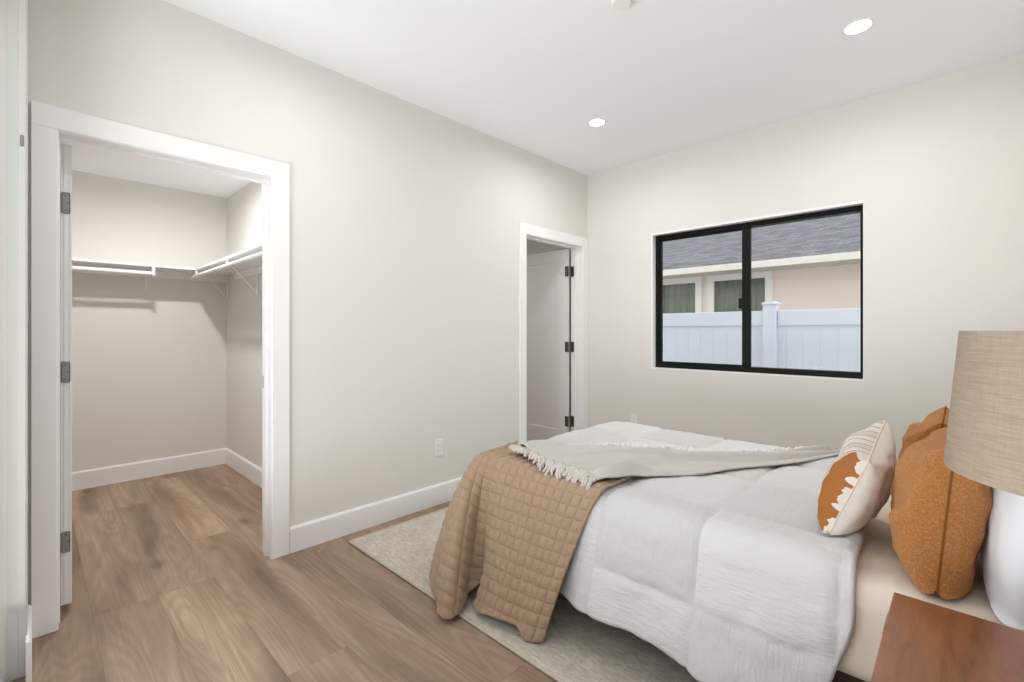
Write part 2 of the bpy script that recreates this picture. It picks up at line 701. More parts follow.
def baseboard(name, axis, wall, sgn, a0, a1, label, z=.14):
    m = MB()
    pts = [(wall + sgn * p[0], p[1]) for p in base_profile(z)]
    # the polygon is (across, z); the extrusion runs along axis
    m.prism(pts, axis, a0, a1)
    return struct(m.build(name, M['trim']), label, 'baseboard')


baseboard('baseboard_left', 'y', 0, 1, O1[1] + .092, O2[0] - .09, 'white baseboard between closet trim and second door trim')
baseboard('baseboard_back', 'x', 0, -1, .0, RX, 'white baseboard under the window behind the bed')
baseboard('baseboard_front', 'x', YN + .004, 1, .019, SX + .06, 'short white baseboard at far left edge below the wall stub')
baseboard('baseboard_right', 'y', RX, -1, YN, 0, 'white baseboard along the headboard wall')
baseboard('baseboard_closet_back', 'y', CB, 1, CN, CS, 'white baseboard along the closet back wall')
baseboard('baseboard_closet_side', 'x', CS, -1, CB, -T, 'white baseboard along the right closet wall')


# door casings + jambs
def casing(name, y0, y1, w0, w1, label, clip_hi=None):
    m = MB()
    x = .018
    hi = y1 + w1 if clip_hi is None else clip_hi
    m.box(0, x, y0 - w0, y0, 0, DH, .002, 1)
    m.box(0, x, y1, hi, 0, DH, .002, 1)
    m.box(0, x, y0 - w0, hi, DH, DH + .09, .002, 1)
    # jamb lining
    j = .004
    m.box(-T - .006, x - .006, y0 - .0195, y0 + j, 0, DH - j)
    m.box(-T - .006, x - .006, y1 - j, y1 + .0195, 0, DH - j)
    m.box(-T - .006, x - .006, y0 - .0195, y1 + .0195, DH - j, DH + .0195)
    # door stop
    m.box(-.080, -.045, y0 + j - .001, y0 + j + .006, 0, DH - j)
    m.box(-.080, -.045, y1 - j - .009, y1 - j + .001, 0, DH - j)
    m.box(-.080, -.045, y0 + j + .0061, y1 - j - .0091, DH - j - .010, DH - j + .001)
    return struct(m.build(name, M['trim']), label, 'door trim')


t1 = casing('trim_1', O1[0], O1[1], .0745, .088, 'wide white casing around the open closet doorway')
MB().box(-.112, -.082, O1[1] - .0055, O1[1] - .0035, .90, .97, .001, 1).build('strike_plate', M['dark_hinge'], t1)
casing('trim_2', O2[0], O2[1], .078, .088, 'white casing around the narrow second doorway in the corner', clip_hi=-.004)


# doors
def shaker(m, x0, x1, y0, y1, z0, z1, rail=.11, dep=.008):
    """slab along x with a recessed shaker panel on both y faces"""
    m.box(x0, x1, y0 + dep, y1 - dep, z0, z1)
    for (a, b) in ((y0, y0 + dep + .001), (y1 - dep - .001, y1)):
        m.box(x0, x0 + rail, a, b, z0, z1).box(x1 - rail, x1, a, b, z0, z1)
        m.box(x0 + rail, x1 - rail, a, b, z0, z0 + .22).box(x0 + rail, x1 - rail, a, b, z1 - rail, z1)
    return m


d1 = shaker(MB(), -.93, -.128, -3.7115, -3.6765, .035, 2.02).build('door_1', M['door'])
struct(d1, 'white closet door swung inward, seen edge on at left', 'door')
for hz in (1.765, 1.037, .305):
    hm = MB()
    hm.box(-.1285, -.1255, -3.7105, -3.682, hz - .045, hz + .045, .006, 3)
    hm.cyl((-.130, -3.716, hz - .045), (-.130, -3.716, hz + .045), .0045, seg=10)
    h = hm.build('hinge', M['hinge'], d1)
    h['label'] = 'satin grey hinge'
    for dz, dy in ((.03, 0), (0, .008), (-.03, 0)):
        sc_ = MB().cyl((-.1245, -3.696 + dy, hz + dz), (-.1257, -3.696 + dy, hz + dz), .0028, seg=8).build('screw', M['dark_hinge'], h)

d2 = shaker(MB(), -.90, -.135, -.150, -.115, .015, 2.02, rail=.115).build('door_2', M['door'])
struct(d2, 'white one panel door standing open inside the corner doorway', 'door')
for hz in (1.80, 1.06, .33):
    hm = MB()
    hm.cyl((-.122, -.156, hz - .05), (-.122, -.156, hz + .05), .009, seg=12)
    hm.box(-.160, -.124, -.1525, -.1495, hz - .05, hz + .05)
    hm.box(-.118, -.085, -.110, -.1065, hz - .05, hz + .05)
    h = hm.build('hinge', M['dark_hinge'], d2, True)
    h['label'] = 'dark bronze hinge'

# jamb at the left edge; glass door behind the camera added to admit fill
gd = MB()
y0, y1 = YN - .145, YN - .005
# stepped white jamb and casing on the stub, full door height
gd.box(.019, SX + .004, YN, YN + .008, 0, GH + .08, .002, 1)
gd.box(SX, SX + .006, YN - .014, YN + .004, 0, GH, .001, 1)
gd.box(SX, SX + .003, YN - .042, YN - .014, 0, GH)
gd.box(GX - .03, GX, y0, y1, .02, GH - .03).box(SX, GX, y0, y1, GH - .03, GH).box(SX + .003, GX, y0, YN - .05, 0, .02)
gd.box(SX, SX + .07, YN - .135, YN - .105, .02, GH - .03)
gd.box(1.57, 1.65, YN - .135, YN - .105, .10, GH - .1).box(GX - .1, GX - .03, YN - .135, YN - .105, .02, GH - .03)
gd.box(SX + .07, GX - .1, YN - .135, YN - .105, .02, .10).box(SX + .07, GX - .1, YN - .135, YN - .105, GH - .1, GH - .03)
d3 = gd.build('door_3', M['frame_vinyl'])
struct(d3, 'white jamb at the left edge of an added glass door', 'door')
MB().box(SX + .06, GX - .09, YN - .122, YN - .118, .09, GH - .09).build('glass_pane', M['glass'], d3)
MB().box(SX + .06, GX - .09, YN - .130, YN - .110, .05, .25).build('light_stop_panel', M['trim'], d3)  # added to stop low fill from reaching under the bed
lt = MB().box(SX + .005, SX + .0075, YN - .010, YN - .001, 1.86, 1.90, .003, 2).build('latch', M['hinge'], d3)

# window in the back wall
w1 = MB()
FY0, FY1 = .055, .125
fw_ = .030
w1.box(WX0 + .016, WX0 + .016 + fw_, FY0, FY1, WZ0 + .052, WZ1 - .055).box(WX1 - .026, WX1 - .004, FY0, FY1, WZ0 + .052, WZ1 - .055)
w1.box(WX0 + .016, WX1 - .004, FY0, FY1, WZ0 + .01, WZ0 + .052).box(WX0 + .016, WX1 - .004, FY0, FY1, WZ1 - .055, WZ1 - .018)
win = w1.build('window_1', M['black'])
struct(win, 'black framed sliding window with white drywall reveal', 'window')
sa = MB()
xm = 1.44
sa.box(xm - .030, xm + .030, FY0 + .004, FY0 + .040, WZ0 + .052, WZ1 - .055, .003, 1)
sa.box(WX0 + .054, xm - .03, FY0 + .012, FY0 + .036, WZ0 + .050, WZ0 + .064)
sa.box(WX0 + .054, xm - .03, FY0 + .012, FY0 + .036, WZ1 - .07, WZ1 - .053)
sa.box(WX0 + .052, WX0 + .066, FY0 + .012, FY0 + .036, WZ0 + .05, WZ1 - .053)
sash = sa.build('sash', M['black'], win)
MB().box(xm - .050, xm - .030, FY0 - .012, FY0 + .006, 1.39, 1.47, .004, 2).build('latch', M['black'], sash)
MB().box(WX0 + .06, xm - .03, FY0 + .022, FY0 + .026, WZ0 + .06, WZ1 - .06).build('glass_pane', M['glass'], win)
MB().box(xm + .03, WX1 - .04, FY0 + .048, FY0 + .052, WZ0 + .045, WZ1 - .05).build('glass_pane', M['glass'], win)
rv = MB()
rv.box(WX0, WX0 + .016, -.001, .15, WZ0, WZ1).box(WX1 - .004, WX1, -.001, .15, WZ0, WZ1)
rv.box(WX0 + .016, WX1 - .004, -.001, .15, WZ0, WZ0 + .010).box(WX0 + .016, WX1 - .004, -.001, .15, WZ1 - .018, WZ1)
rv.build('reveal', M['trim'], win)['label'] = 'white reveal lining'

# ================================================================== CEILING FIXTURES, OUTLETS
def downlight(x, y, z, r, label, power, group='recessed ceiling lights', lit=True):
    o = empty('recessed_light', (x, y, z))
    tag(o, label, 'ceiling light', group)
    MB().lathe([(r, 0), (r, -.004), (r * .93, -.007), (r * .80, -.006), (r * .78, 0)], (x, y, z)).build('trim_ring', M['cans'], o, True)
    MB().lathe([(0, -.0035), (r * .78, -.0035), (r * .79, 0), (0, 0)], (x, y, z)).build('lens', M['lens'], o, True)['label'] = 'lit white lens'
    light('lamp_light', 'AREA', (0, 0, -.012), power, LAMP_COL, parent=o, shape='DISK', size=r * 1.5, spread=R(170))
    return o


downlight(.732, -.928, H, .068, 'lit round recessed light near the far corner of the ceiling', DOWNLIGHT_POWER)
downlight(2.272, -.920, H, .068, 'lit round recessed light at upper right above the bed', DOWNLIGHT_POWER)
downlight(.732, -2.86, H, .068, 'added recessed light out of view over the floor by the closet door', DOWNLIGHT_POWER * .75)  # added out of view to brighten the near part of the room
downlight(-1.08, -3.25, CH, .075, 'round light on the closet ceiling', CLOSET_POWER, 'closet ceiling light')

downlight(-.95, -1.35, CH, .068, 'added unseen light brightening the room behind the second door', 6.0, 'added bath fill light')  # added fixture, unseen, brightens the open door slab

sd = empty('smoke_detector', (1.53, -1.925, H))
tag(sd, 'white round smoke detector at the top edge of the ceiling', 'smoke detector')
MB().lathe([(0, 0), (.054, 0), (.054, -.010), (.050, -.014), (0, -.014)], sd.location).build('mounting_plate', M['plastic'], sd, True)
MB().lathe([(.047, -.014), (.045, -.030), (.040, -.038), (0, -.040)], sd.location).build('cover', M['plastic'], sd, True)


def outlet(cx, cy, cz, face, label):
    o = empty('wall_outlet', (cx, cy, cz))
    tag(o, label, 'outlet')
    w, h = .035, .0575

    def bx(m, a0, a1, d0, d1, z0, z1, bev=0):
        if face == 'x':
            m.box(cx + d0, cx + d1, cy + a0, cy + a1, cz + z0, cz + z1, bev, 2)
        else:
            m.box(cx + a0, cx + a1, cy - d1, cy - d0, cz + z0, cz + z1, bev, 2)
        return m
    bx(MB(), -w, w, 0, .006, -h, h, .003).build('cover_plate', M['plastic'], o)
    for s in (-1, 1):
        rc = bx(MB(), -.017, .017, .005, .008, s * .0195 - .014, s * .0195 + .014, .002).build('receptacle', M['plastic'], o)
        sl = MB()
        bx(sl, -.008, -.006, .0078, .0084, s * .0195 - .002, s * .0195 + .006)
        bx(sl, .006, .008, .0078, .0084, s * .0195 - .002, s * .0195 + .006)
        sl.build('slot', M['slot'], rc)
    return o


outlet(0, -1.806, .394, 'x', 'white wall outlet on the long wall left of the bed')
outlet(.505, 0, .408, 'y', 'white wall outlet under the window, half hidden by the bed')

# ================================================================== CLOSET SHELVES
def bracket(m, p, out, drop, dep, th=.012):
    """triangular shelf bracket; p = wall point under the shelf, out = unit vector into the room"""
    ox, oy = out
    sx, sy = -oy, ox
    def q(a, z, s):
        return Vector((p[0] + ox * a + sx * s, p[1] + oy * a + sy * s, p[2] + z))
    for a0, z0, a1, z1, w in ((0.006, 0, .006, -drop, .012), (0, -.006, dep, -.006, .012), (.01, -drop + .01, dep - .02, -.012, .009)):
        m.tube([q(a0, z0, 0), q((a0 + a1) / 2, (z0 + z1) / 2, 0), q(a1, z1, 0)], w * .55, 6)
    return m


ZS = 1.737
s1 = MB().box(CB, CB + .30, CN, CS, ZS - .018, ZS, .002, 1).build('closet_shelf', M['trim'])
tag(s1, 'white closet shelf along the back wall of the closet', 'shelf', 'closet shelves')
MB().box(CB, CB + .018, CN, CS, ZS - .075, ZS - .018).build('cleat', M['trim'], s1)
s2 = MB().box(CB + .302, -T, CS - .30, CS, ZS - .018, ZS, .002, 1).build('closet_shelf', M['trim'])
tag(s2, 'white closet shelf along the right closet wall above the long rod', 'shelf', 'closet shelves')
MB().box(CB + .302, -T, CS - .018, CS, ZS - .075, ZS - .018).build('cleat', M['trim'], s2)
for x in (-2.16, -1.36, -.5):
    b_ = bracket(MB(), (x, CS, ZS - .02), (0, -1), .21, .20)
    b_.build('bracket', M['trim'], s2, True)
b_ = bracket(MB(), (CB, -3.14, ZS - .02), (1, 0), .21, .20)
b_.build('bracket', M['trim'], s1, True)
r1 = MB().cyl((-1.945, CN, 1.668), (-1.945, -3.125, 1.668), .016).build('closet_rod', M['rod'], None, True)
tag(r1, 'white hanging rod on the left below the back shelf', 'closet rod', 'closet rods')
MB().box(-1.975, -1.915, -3.142, -3.122, 1.650, ZS - .018, .003, 1).build('rod_bracket', M['rod'], r1)
r2 = MB().cyl((-2.07, -2.845, 1.672), (-T, -2.845, 1.672), .016).build('closet_rod', M['rod'], None, True)
tag(r2, 'white hanging rod on the right running toward the doorway', 'closet rod', 'closet rods')
for x in (-1.93, -1.05, -.25):
    MB().box(x - .008, x + .008, -2.853, -2.837, 1.685, ZS - .018).build('rod_bracket', M['rod'], r2)

# ================================================================== OUTSIDE
gr = MB().box(-14, 16, -16, -4.9, -.34, -.3).box(-14, 16, .15, 26, -.34, -.3).build('ground', M['gravel'])
struct(gr, 'pale concrete side yard outside the window', 'ground')

struct(MB().box(-9, 12, -7.2, -7.0, -.3, 2.7).build('sky_block_wall', M['gravel']), 'unseen grey wall added behind the camera to block low sky light', 'wall')  # added out of view to cut sky light on the bed side

fe = empty('vinyl_fence', (1.15, 1.8, -.3))
tag(fe, 'white vinyl privacy fence outside the window', 'fence')
fp = MB()
for k in range(-18, 20):
    x0 = 1.15 + k * .152
    fp.box(x0, x0 + .1514, 1.787, 1.813, -.25, 1.30, .0015, 1)
fp.build('panel', M['vinyl'], fe)
for x0, x1 in ((-1.6, 1.08), (1.22, 4.0)):
    MB().box(x0, x1, 1.77, 1.83, 1.275, 1.437, .006, 2).build('rail', M['vinyl'], fe)
    MB().box(x0, x1, 1.77, 1.83, -.2, -.08, .006, 2).build('rail', M['vinyl'], fe)
for x in (-1.6, 1.15, 4.0):
    po = MB().box(x - .066, x + .066, 1.734, 1.866, -.3, 1.50, .005, 2).build('post', M['vinyl'], fe)
    cp = MB().box(x - .076, x + .076, 1.724, 1.876, 1.50, 1.522, .004, 1)
    cp.prism([(x - .07, 1.522), (x + .07, 1.522), (x + .02, 1.545), (x - .02, 1.545)], 'y', 1.73, 1.87)
    cp.build('cap', M['vinyl'], po)

ho = empty('neighbor_house', (0, 4.2, -.3))
tag(ho, 'peach stucco house with grey shingle roof beyond the white fence', 'house')
HW = 3.6
hw = MB()
win_x = ((-1.02, -.385), (-.165, .63))
hz0, hz1 = 1.25, 2.02
hw.box(-9, win_x[0][0], HW, HW + .2, -.3, 2.35).box(win_x[0][1], win_x[1][0], HW, HW + .2, -.3, 2.35).box(win_x[1][1], 9, HW, HW + .2, -.3, 2.35)
for a, b in win_x:
    hw.box(a, b, HW, HW + .2, -.3, hz0).box(a, b, HW, HW + .2, hz1, 2.35)
hw.box(-9, -8.8, HW, 9, -.3, 2.35).box(8.8, 9, HW, 9, -.3, 2.35).box(-9, 9, 8.8, 9, -.3, 2.35)
hw.build('wall', M['stucco'], ho)
for a, b in win_x:
    c = MB()
    c.box(a - .065, a + .035, HW - .03, HW + .06, hz0 - .06, hz1 + .07).box(b - .035, b + .065, HW - .03, HW + .06, hz0 - .06, hz1 + .07)
    c.box(a + .035, b - .035, HW - .03, HW + .06, hz1 - .03, hz1 + .07).box(a + .035, b - .035, HW - .03, HW + .06, hz0 - .06, hz0 + .04)
    wf = c.build('window', M['hwin'], ho)
    MB().box(a + .03, b - .03, HW + .02, HW + .026, hz0 + .03, hz1 - .02).build('pane', M['house_glass'], wf)
    cu = MB()
    n = 60
    P = np.zeros((n + 1, 2, 3))
    for i in range(n + 1):
        x = a + (b - a) * i / n
        P[i, :, 0] = x
        P[i, :, 1] = HW + .055 + .015 * math.sin(x * 55) + .012 * math.sin(x * 23 + 1)
        P[i, 0, 2], P[i, 1, 2] = hz0, hz1
    grid_mesh('curtain', P, M['curtain'], wf, thick=.004)
# roof: eave at y 3.05, pitch about 20 degrees
pitch = math.tan(R(21))
EY, EZ = 3.08, 2.165
L = 5.2
n = 2
rm = bpy.data.meshes.new('roof')
vv = [(-10, EY, EZ), (10, EY, EZ), (10, EY + L, EZ + L * pitch), (-10, EY + L, EZ + L * pitch)]
dz = .05
vv += [(x, y, z - dz) for x, y, z in vv]
rm.from_pydata(vv, [], [(0, 1, 2, 3), (7, 6, 5, 4), (0, 4, 5, 1), (1, 5, 6, 2), (2, 6, 7, 3), (3, 7, 4, 0)])
ul = rm.uv_layers.new(name='UVMap')
for li, lp in enumerate(rm.loops):
    co = rm.vertices[lp.vertex_index].co
    ul.data[li].uv = (co.x, (co.y - EY) / math.cos(R(21)))
link('roof', rm, M['shingle'], ho)
MB().box(-10, 10, EY - .02, EY + .012, EZ - .085, EZ + .004).build('fascia', M['fascia'], ho)
MB().box(-10, 10, EY, HW + .01, EZ - .082, EZ - .068).build('soffit', M['fascia'], ho)

# ================================================================== RUG
rx0, rx1, ry0, ry1 = .125, 2.85, -2.53, -.45
n, m_ = 90, 70
P = np.zeros((n, m_, 3))
for i in range(n):
    for j in range(m_):
        x = rx0 + (rx1 - rx0) * i / (n - 1)
        y = ry0 + (ry1 - ry0) * j / (m_ - 1)
        P[i, j] = (x, y, .007 + .0012 * noise.noise(Vector((x * 6, y * 6, 0))))
rug = grid_mesh('area_rug', P, M['rug'], None, thick=.010)
tag(rug, 'cream woven area rug on the plank floor under the bed', 'rug')
e = MB()
for a, b in (((rx0, ry0), (rx1, ry0)), ((rx1, ry0), (rx1, ry1)), ((rx1, ry1), (rx0, ry1)), ((rx0, ry1), (rx0, ry0))):
    e.tube([(a[0] + (b[0] - a[0]) * t / 20, a[1] + (b[1] - a[1]) * t / 20, .0075) for t in range(21)], .0068, 8)
e.build('binding', M['rug_edge'], rug, True)

# ================================================================== BED
BX0, BX1, BY0, BY1 = .87, 2.95, -2.27, -.90
bed = empty('bed', ((BX0 + BX1) / 2, (BY0 + BY1) / 2, 0))
tag(bed, 'bed with cream fitted sheet on a low dark wooden frame', 'bed')
MB().box(BX0 + .03, BX1, BY0 + .05, BY1 - .05, .17, .27, .006, 2).build('bed_frame', M['bed_wood'], bed)
for x in (BX0 + .18, BX1 - .12):
    for y in (BY0 + .16, BY1 - .16):
        MB().cyl((x, y, .012), (x, y, .17), .022, .034, 16).build('leg', M['bed_wood'], bed, True)
MT = .545
b = bmesh.new()
bmesh.ops.create_cube(b, size=1)
for v in b.verts:
    v.co = Vector((BX0 + (v.co.x + .5) * (BX1 - BX0), BY0 + (v.co.y + .5) * (BY1 - BY0), .265 + (v.co.z + .5) * (MT - .265)))
bmesh.ops.bevel(b, geom=list(b.edges), offset=.06, segments=5, affect='EDGES', profile=.5)
bmesh.ops.subdivide_edges(b, edges=[e_ for e_ in b.edges if e_.calc_length() > .1], cuts=40, use_grid_fill=True)
for v in b.verts:
    f = noise.fractal(Vector((v.co.x * 5, v.co.y * 5, v.co.z * 3)), 1, 2, 3)
    g = noise.noise(Vector((v.co.x * 14, v.co.z * 3, v.co.y * 3)))
    d = .006 * f + .004 * g
    v.co.z += d * (1 if v.co.z > .5 else 0)
    if v.co.y < BY0 + .03:
        v.co.y -= abs(d) * 1.6
mb = MB()
mb.add(b)
mt = mb.build('mattress', M['sheet'], bed, True)
mt['label'] = 'mattress in a cream fitted sheet'


# ---- cloth draped over a box
def smoothstep(a, b, x):
    t = min(1, max(0, (x - a) / (b - a)))
    return t * t * (3 - 2 * t)


def drape(sx, sy, rect, top, rb, flare, zmin, off=0.0, fold=None):
    x0, x1, y0, y1 = rect
    qx, qy = min(max(sx, x0), x1), min(max(sy, y0), y1)
    ox, oy = sx - qx, sy - qy
    d = math.hypot(ox, oy)
    zt = top(qx, qy)
    if d < 1e-9:
        return (sx, sy, zt + off), (0, 0, 1), 0
    dx, dy = ox / d, oy / d
    rr = rb + off
    if d < rb * PI / 2:
        a = d / rb
        h, g = rr * math.sin(a), rr * (1 - math.cos(a))
        nz = math.cos(a)
        nh = math.sin(a)
        e_ = 0
    else:
        e_ = d - rb * PI / 2
        h = rr + e_ * flare
        g = rr + e_ * math.sqrt(1 - flare * flare)
        nz, nh = flare, math.sqrt(1 - flare * flare)
    if fold:
        h += fold(sx, sy, e_, dx, dy)
    z = zt + off - g
    if z < zmin:
        h += (zmin - z) * .75
        z = zmin + .004 * math.sin(h * 30)
    return (qx + dx * h, qy + dy * h, z), (dx * nh, dy * nh, nz), e_


def crown(x, y):
    """top of the bedding over the mattress"""
    u = (y - BY0) / (BY1 - BY0)
    c = .012 * math.sin(PI * min(1, max(0, u)))
    foot = .008 * math.exp(-((x - 1.02) / .25) ** 2) * smoothstep(-1.6, -1.05, y)
    return MT + .012 + c + foot


CR = .075
crect = (BX0 + CR, BX1, BY0 + CR, BY1 - CR)
SQ = .38


def puff(sx, sy):
    a = ((sx - 2.03) / SQ) % 1.0
    b_ = ((sy + 2.47) / SQ) % 1.0
    da, db = min(a, 1 - a) * SQ, min(b_, 1 - b_) * SQ
    seam = math.exp(-(da / .016) ** 2) + math.exp(-(db / .016) ** 2)
    bul = (math.sin(PI * a) * math.sin(PI * b_)) ** .5
    return .013 * bul - .007 * min(1.2, seam)


def wr(x, y, s, k=3):
    return noise.fractal(Vector((x * s, y * s, 3.1)), 1, 2, k)


def comforter_point(sx, sy):
    def fold(px, py, e_, dx, dy):
        s = px if abs(dy) > abs(dx) else py
        return (e_ * (.05 + .05 * math.sin(s * 5.3 + .8) + .04 * math.sin(s * 12.7)) + .012 * wr(px, py, 6) * min(1, e_ * 8)) * smoothstep(1.50, 1.75, px) - .06 * e_ * (1 - smoothstep(1.45, 1.70, px))
    p, nrm, e_ = drape(sx, sy, crect, crown, CR, .20, .10,   .012 - .024 * (1 - smoothstep(1.45, 1.62, sx)) * (1 if sy < -1.8 else 0), fold)
    k = puff(sx, sy) * (.1 + .9 * smoothstep(1.5, 1.75, sx) if sy < -1.75 else 1) + .004 * wr(sx * 1.0, sy, 9) + .0022 * wr(sx, sy * 2.2, 26, 2)
    return (p[0] + nrm[0] * k, p[1] + nrm[1] * k, p[2] + nrm[2] * k)


n, m_ = 230, 200
P = np.zeros((n, m_, 3))
UV = np.zeros((n, m_, 2))
cs0, cs1 = BX0 - .36, None
for j in range(m_):
    sy = (BY0 - .375) + (BY1 - BY0 + .73) * j / (m_ - 1)
    tt = min(1, max(0, (sy - BY0) / (BY1 - BY0)))
    xr = 2.455 - .19 * tt + .012 * math.sin(sy * 9) - .085 * smoothstep(BY0 - .05, BY0 - .33, sy)
    for i in range(n):
        sx = cs0 + (xr - cs0) * i / (n - 1)
        hem = .008 * math.sin(sx * 4.2 + 1) + .006 * math.sin(sx * 11)
        sy2 = sy + (hem if sy < BY0 else 0) * smoothstep(BY0, BY0 - .35, sy)
        x, y, z = comforter_point(sx, sy2)
        edge = (xr - sx)
        roll = math.exp(-(edge / .05) ** 2) * .022 * (1 if edge > .012 else .2)
        inside = 1 if (crect[2] < sy < crect[3]) else .3
        P[i, j] = (x, y, z + roll * inside)
        UV[i, j] = (sx, sy2)
com = grid_mesh('comforter', P, M['comforter'], None, UV, thick=.020)
tag(com, 'white crinkled patchwork comforter spread over the bed', 'comforter')


# ---- tan quilt over the near foot corner
def bed_top(x, y):
    return crown(x, y) + .017


CELL = .048


def quilt_puff(sx, sy):
    a = abs(math.sin(PI * (sx - .1) / CELL))
    b_ = abs(math.sin(PI * (sy + .02) / CELL))
    return .0105 * (a * b_) ** .5


def catmull(pts, t):
    k = len(pts) - 1
    f = t * k
    i = min(int(f), k - 1)
    f -= i
    g = lambda a: pts[min(max(a, 0), k)]
    p0, p1, p2, p3 = g(i - 1), g(i), g(i + 1), g(i + 2)
    return tuple(.5 * (2 * b + (c - a) * f + (2 * a - 5 * b + 4 * c - d) * f * f + (3 * b - a - 3 * c + d) * f ** 3) for a, b, c, d in zip(p0, p1, p2, p3))


QHEM = [(.45, .66, -1.95, .08), (.62, .67, -2.22, .06), (.74, .80, -2.44, .045), (.84, .995, -2.555, .035), (.92, 1.09, -2.60, .028),
        (.97, 1.12, -2.565, .03), (1.02, 1.08, -2.455, .07), (1.07, 1.11, -2.39, .09), (1.15, 1.165, -2.475, .035), (1.30, 1.27, -2.48, .05),
        (1.45, 1.38, -2.455, .05), (1.55, 1.435, -2.465, .025), (1.64, 1.49, -2.435, .03)]
QX, QY = .838, -2.322          # outer edges of the quilt on top


def q_edge(p):
    if p >= .97:
        return Vector((p, QY, 0)), Vector((0, -1, 0))
    if p >= .83:
        a = (.97 - p) / .14 * PI / 2
        r = .10
        return Vector((.97 - .0 - (.97 - QX - r) * (a / (PI / 2)) - r * math.sin(a), QY + r - r * math.cos(a), 0)), Vector((-math.sin(a), -math.cos(a), 0))
    return Vector((QX, QY + .10 + (.83 - p) * .6, 0)), Vector((-1, 0, 0))


def q_hem(p):
    for a, b_ in zip(QHEM, QHEM[1:]):
        if p <= b_[0]:
            break
    k = QHEM.index(a)
    return Vector(catmull(QHEM, (k + (p - a[0]) / (b_[0] - a[0])) / (len(QHEM) - 1))[1:])


def quilt_far(x):
    return -2.02 + .30 * smoothstep(.95, 1.55, x)


NP, NT_, NHG = 380, 100, 190
base_p = np.zeros((NP, NT_ + NHG, 3))
UV = np.zeros((NP, NT_ + NHG, 2))
for i in range(NP):
    p = .45 + (1.64 - .45) * i / (NP - 1)
    E_, N_ = q_edge(p)
    Hm = q_hem(p)
    inset = .10
    I_ = E_ - N_ * inset
    fx = min(1.64, max(.95, p))
    F_ = Vector((fx, quilt_far(fx), 0))
    zi = bed_top(I_.x, I_.y) + .020
    for j in range(NT_):
        t = j / NT_
        q = F_.lerp(I_, t)
        z = bed_top(q.x, q.y) + .012 + .008 * t
        z += .020 * math.exp(-((t * (F_ - I_).length - .03) / .03) ** 2)
        base_p[i, j] = (q.x, q.y, z)
        UV[i, j] = (q.x, q.y) if p > .9 else (p, q.y)
    P0 = Vector((I_.x, I_.y, zi))
    P1 = Vector((E_.x, E_.y, zi + .004))
    mid = E_.lerp(Vector((Hm.x, Hm.y, 0)), .10 + .60 * smoothstep(1.06, .92, p) if p < 1.06 else .10)
    if p > 1.06:
        mid.x = E_.x + (Hm.x - E_.x) * .75
    P2 = Vector((mid.x, mid.y, .30 + .10 * smoothstep(1.06, .9, p)))
    P3 = Hm
    ln = 0
    prev = P0
    for j in range(NHG):
        f = j / (NHG - 1)
        g = 1 - f
        q = P0 * g ** 3 + P1 * 3 * g * g * f + P2 * 3 * g * f * f + P3 * f ** 3
        ln += (q - prev).length
        prev = q
        base_p[i, NT_ + j] = q
        UV[i, NT_ + j] = (p, -2.205 - ln)
# push along the normals for the quilting
du = np.gradient(base_p, axis=0)
dv = np.gradient(base_p, axis=1)
nr = np.cross(du, dv)
nr /= np.maximum(np.linalg.norm(nr, axis=2, keepdims=True), 1e-9)
if nr[NP // 2, NT_ // 2, 2] < 0:
    nr = -nr
P = base_p.copy()
for i in range(NP):
    for j in range(NT_ + NHG):
        k = quilt_puff(UV[i, j, 0], UV[i, j, 1]) + .004 * wr(UV[i, j, 0], UV[i, j, 1], 7)
        P[i, j] += nr[i, j] * k
qui = grid_mesh('quilt', P, M['quilt'], None, UV, thick=.011)
tag(qui, 'tan quilted bedspread folded over the near foot corner of the bed', 'quilt')
bd = MB()
edge = [P[i, -1] for i in range(NP)] + [P[NP - 1, j] for j in range(NT_ + NHG - 2, -1, -1)]
bd.tube([tuple(p) for p in edge], .0075, 8)
bd.build('binding', M['quilt'], qui, True)


# ---- oatmeal throw
def surf(x, y):
    z = crown(x, y) + .030
    yhi = -2.02 + .30 * smoothstep(.95, 1.55, x)
    q = smoothstep(yhi + .06, yhi - .01, y) * smoothstep(1.70, 1.62, x)
    z += .030 * q
    # roll off at the bed edges
    for d in (x - BX0, y - BY0, BY1 - y):
        if d < CR:
            s = min(1, max(0, (CR - d) / CR))
            z -= CR * (1 - math.sqrt(max(0, 1 - s * s)))
    return z


TL = [(1.055, -2.13), (1.15, -1.87), (1.42, -1.62), (1.83, -1.38), (2.13, -.915)]
TR = [(1.60, -2.24), (1.69, -2.03), (1.85, -1.80), (2.03, -1.48), (2.245, -.915)]


def throw_pos(s, t):
    a, b_ = catmull(TL, t), catmull(TR, t)
    x = a[0] + (b_[0] - a[0]) * s + .015 * math.sin(t * 17) * s
    y = a[1] + (b_[1] - a[1]) * s + .012 * math.sin(s * 9 + t * 5)
    fo = .013 * math.sin(s * 13 + 2.5 * math.sin(t * 4)) + .014 * math.sin(s * 6.5 + t * 5 + 1) + .008 * math.sin(s * 23 - t * 7)
    z = surf(x, y) + .012 + max(-.004, fo) * smoothstep(0, .08, s) * smoothstep(1.0, .93, s)
    return Vector((x, y, z))


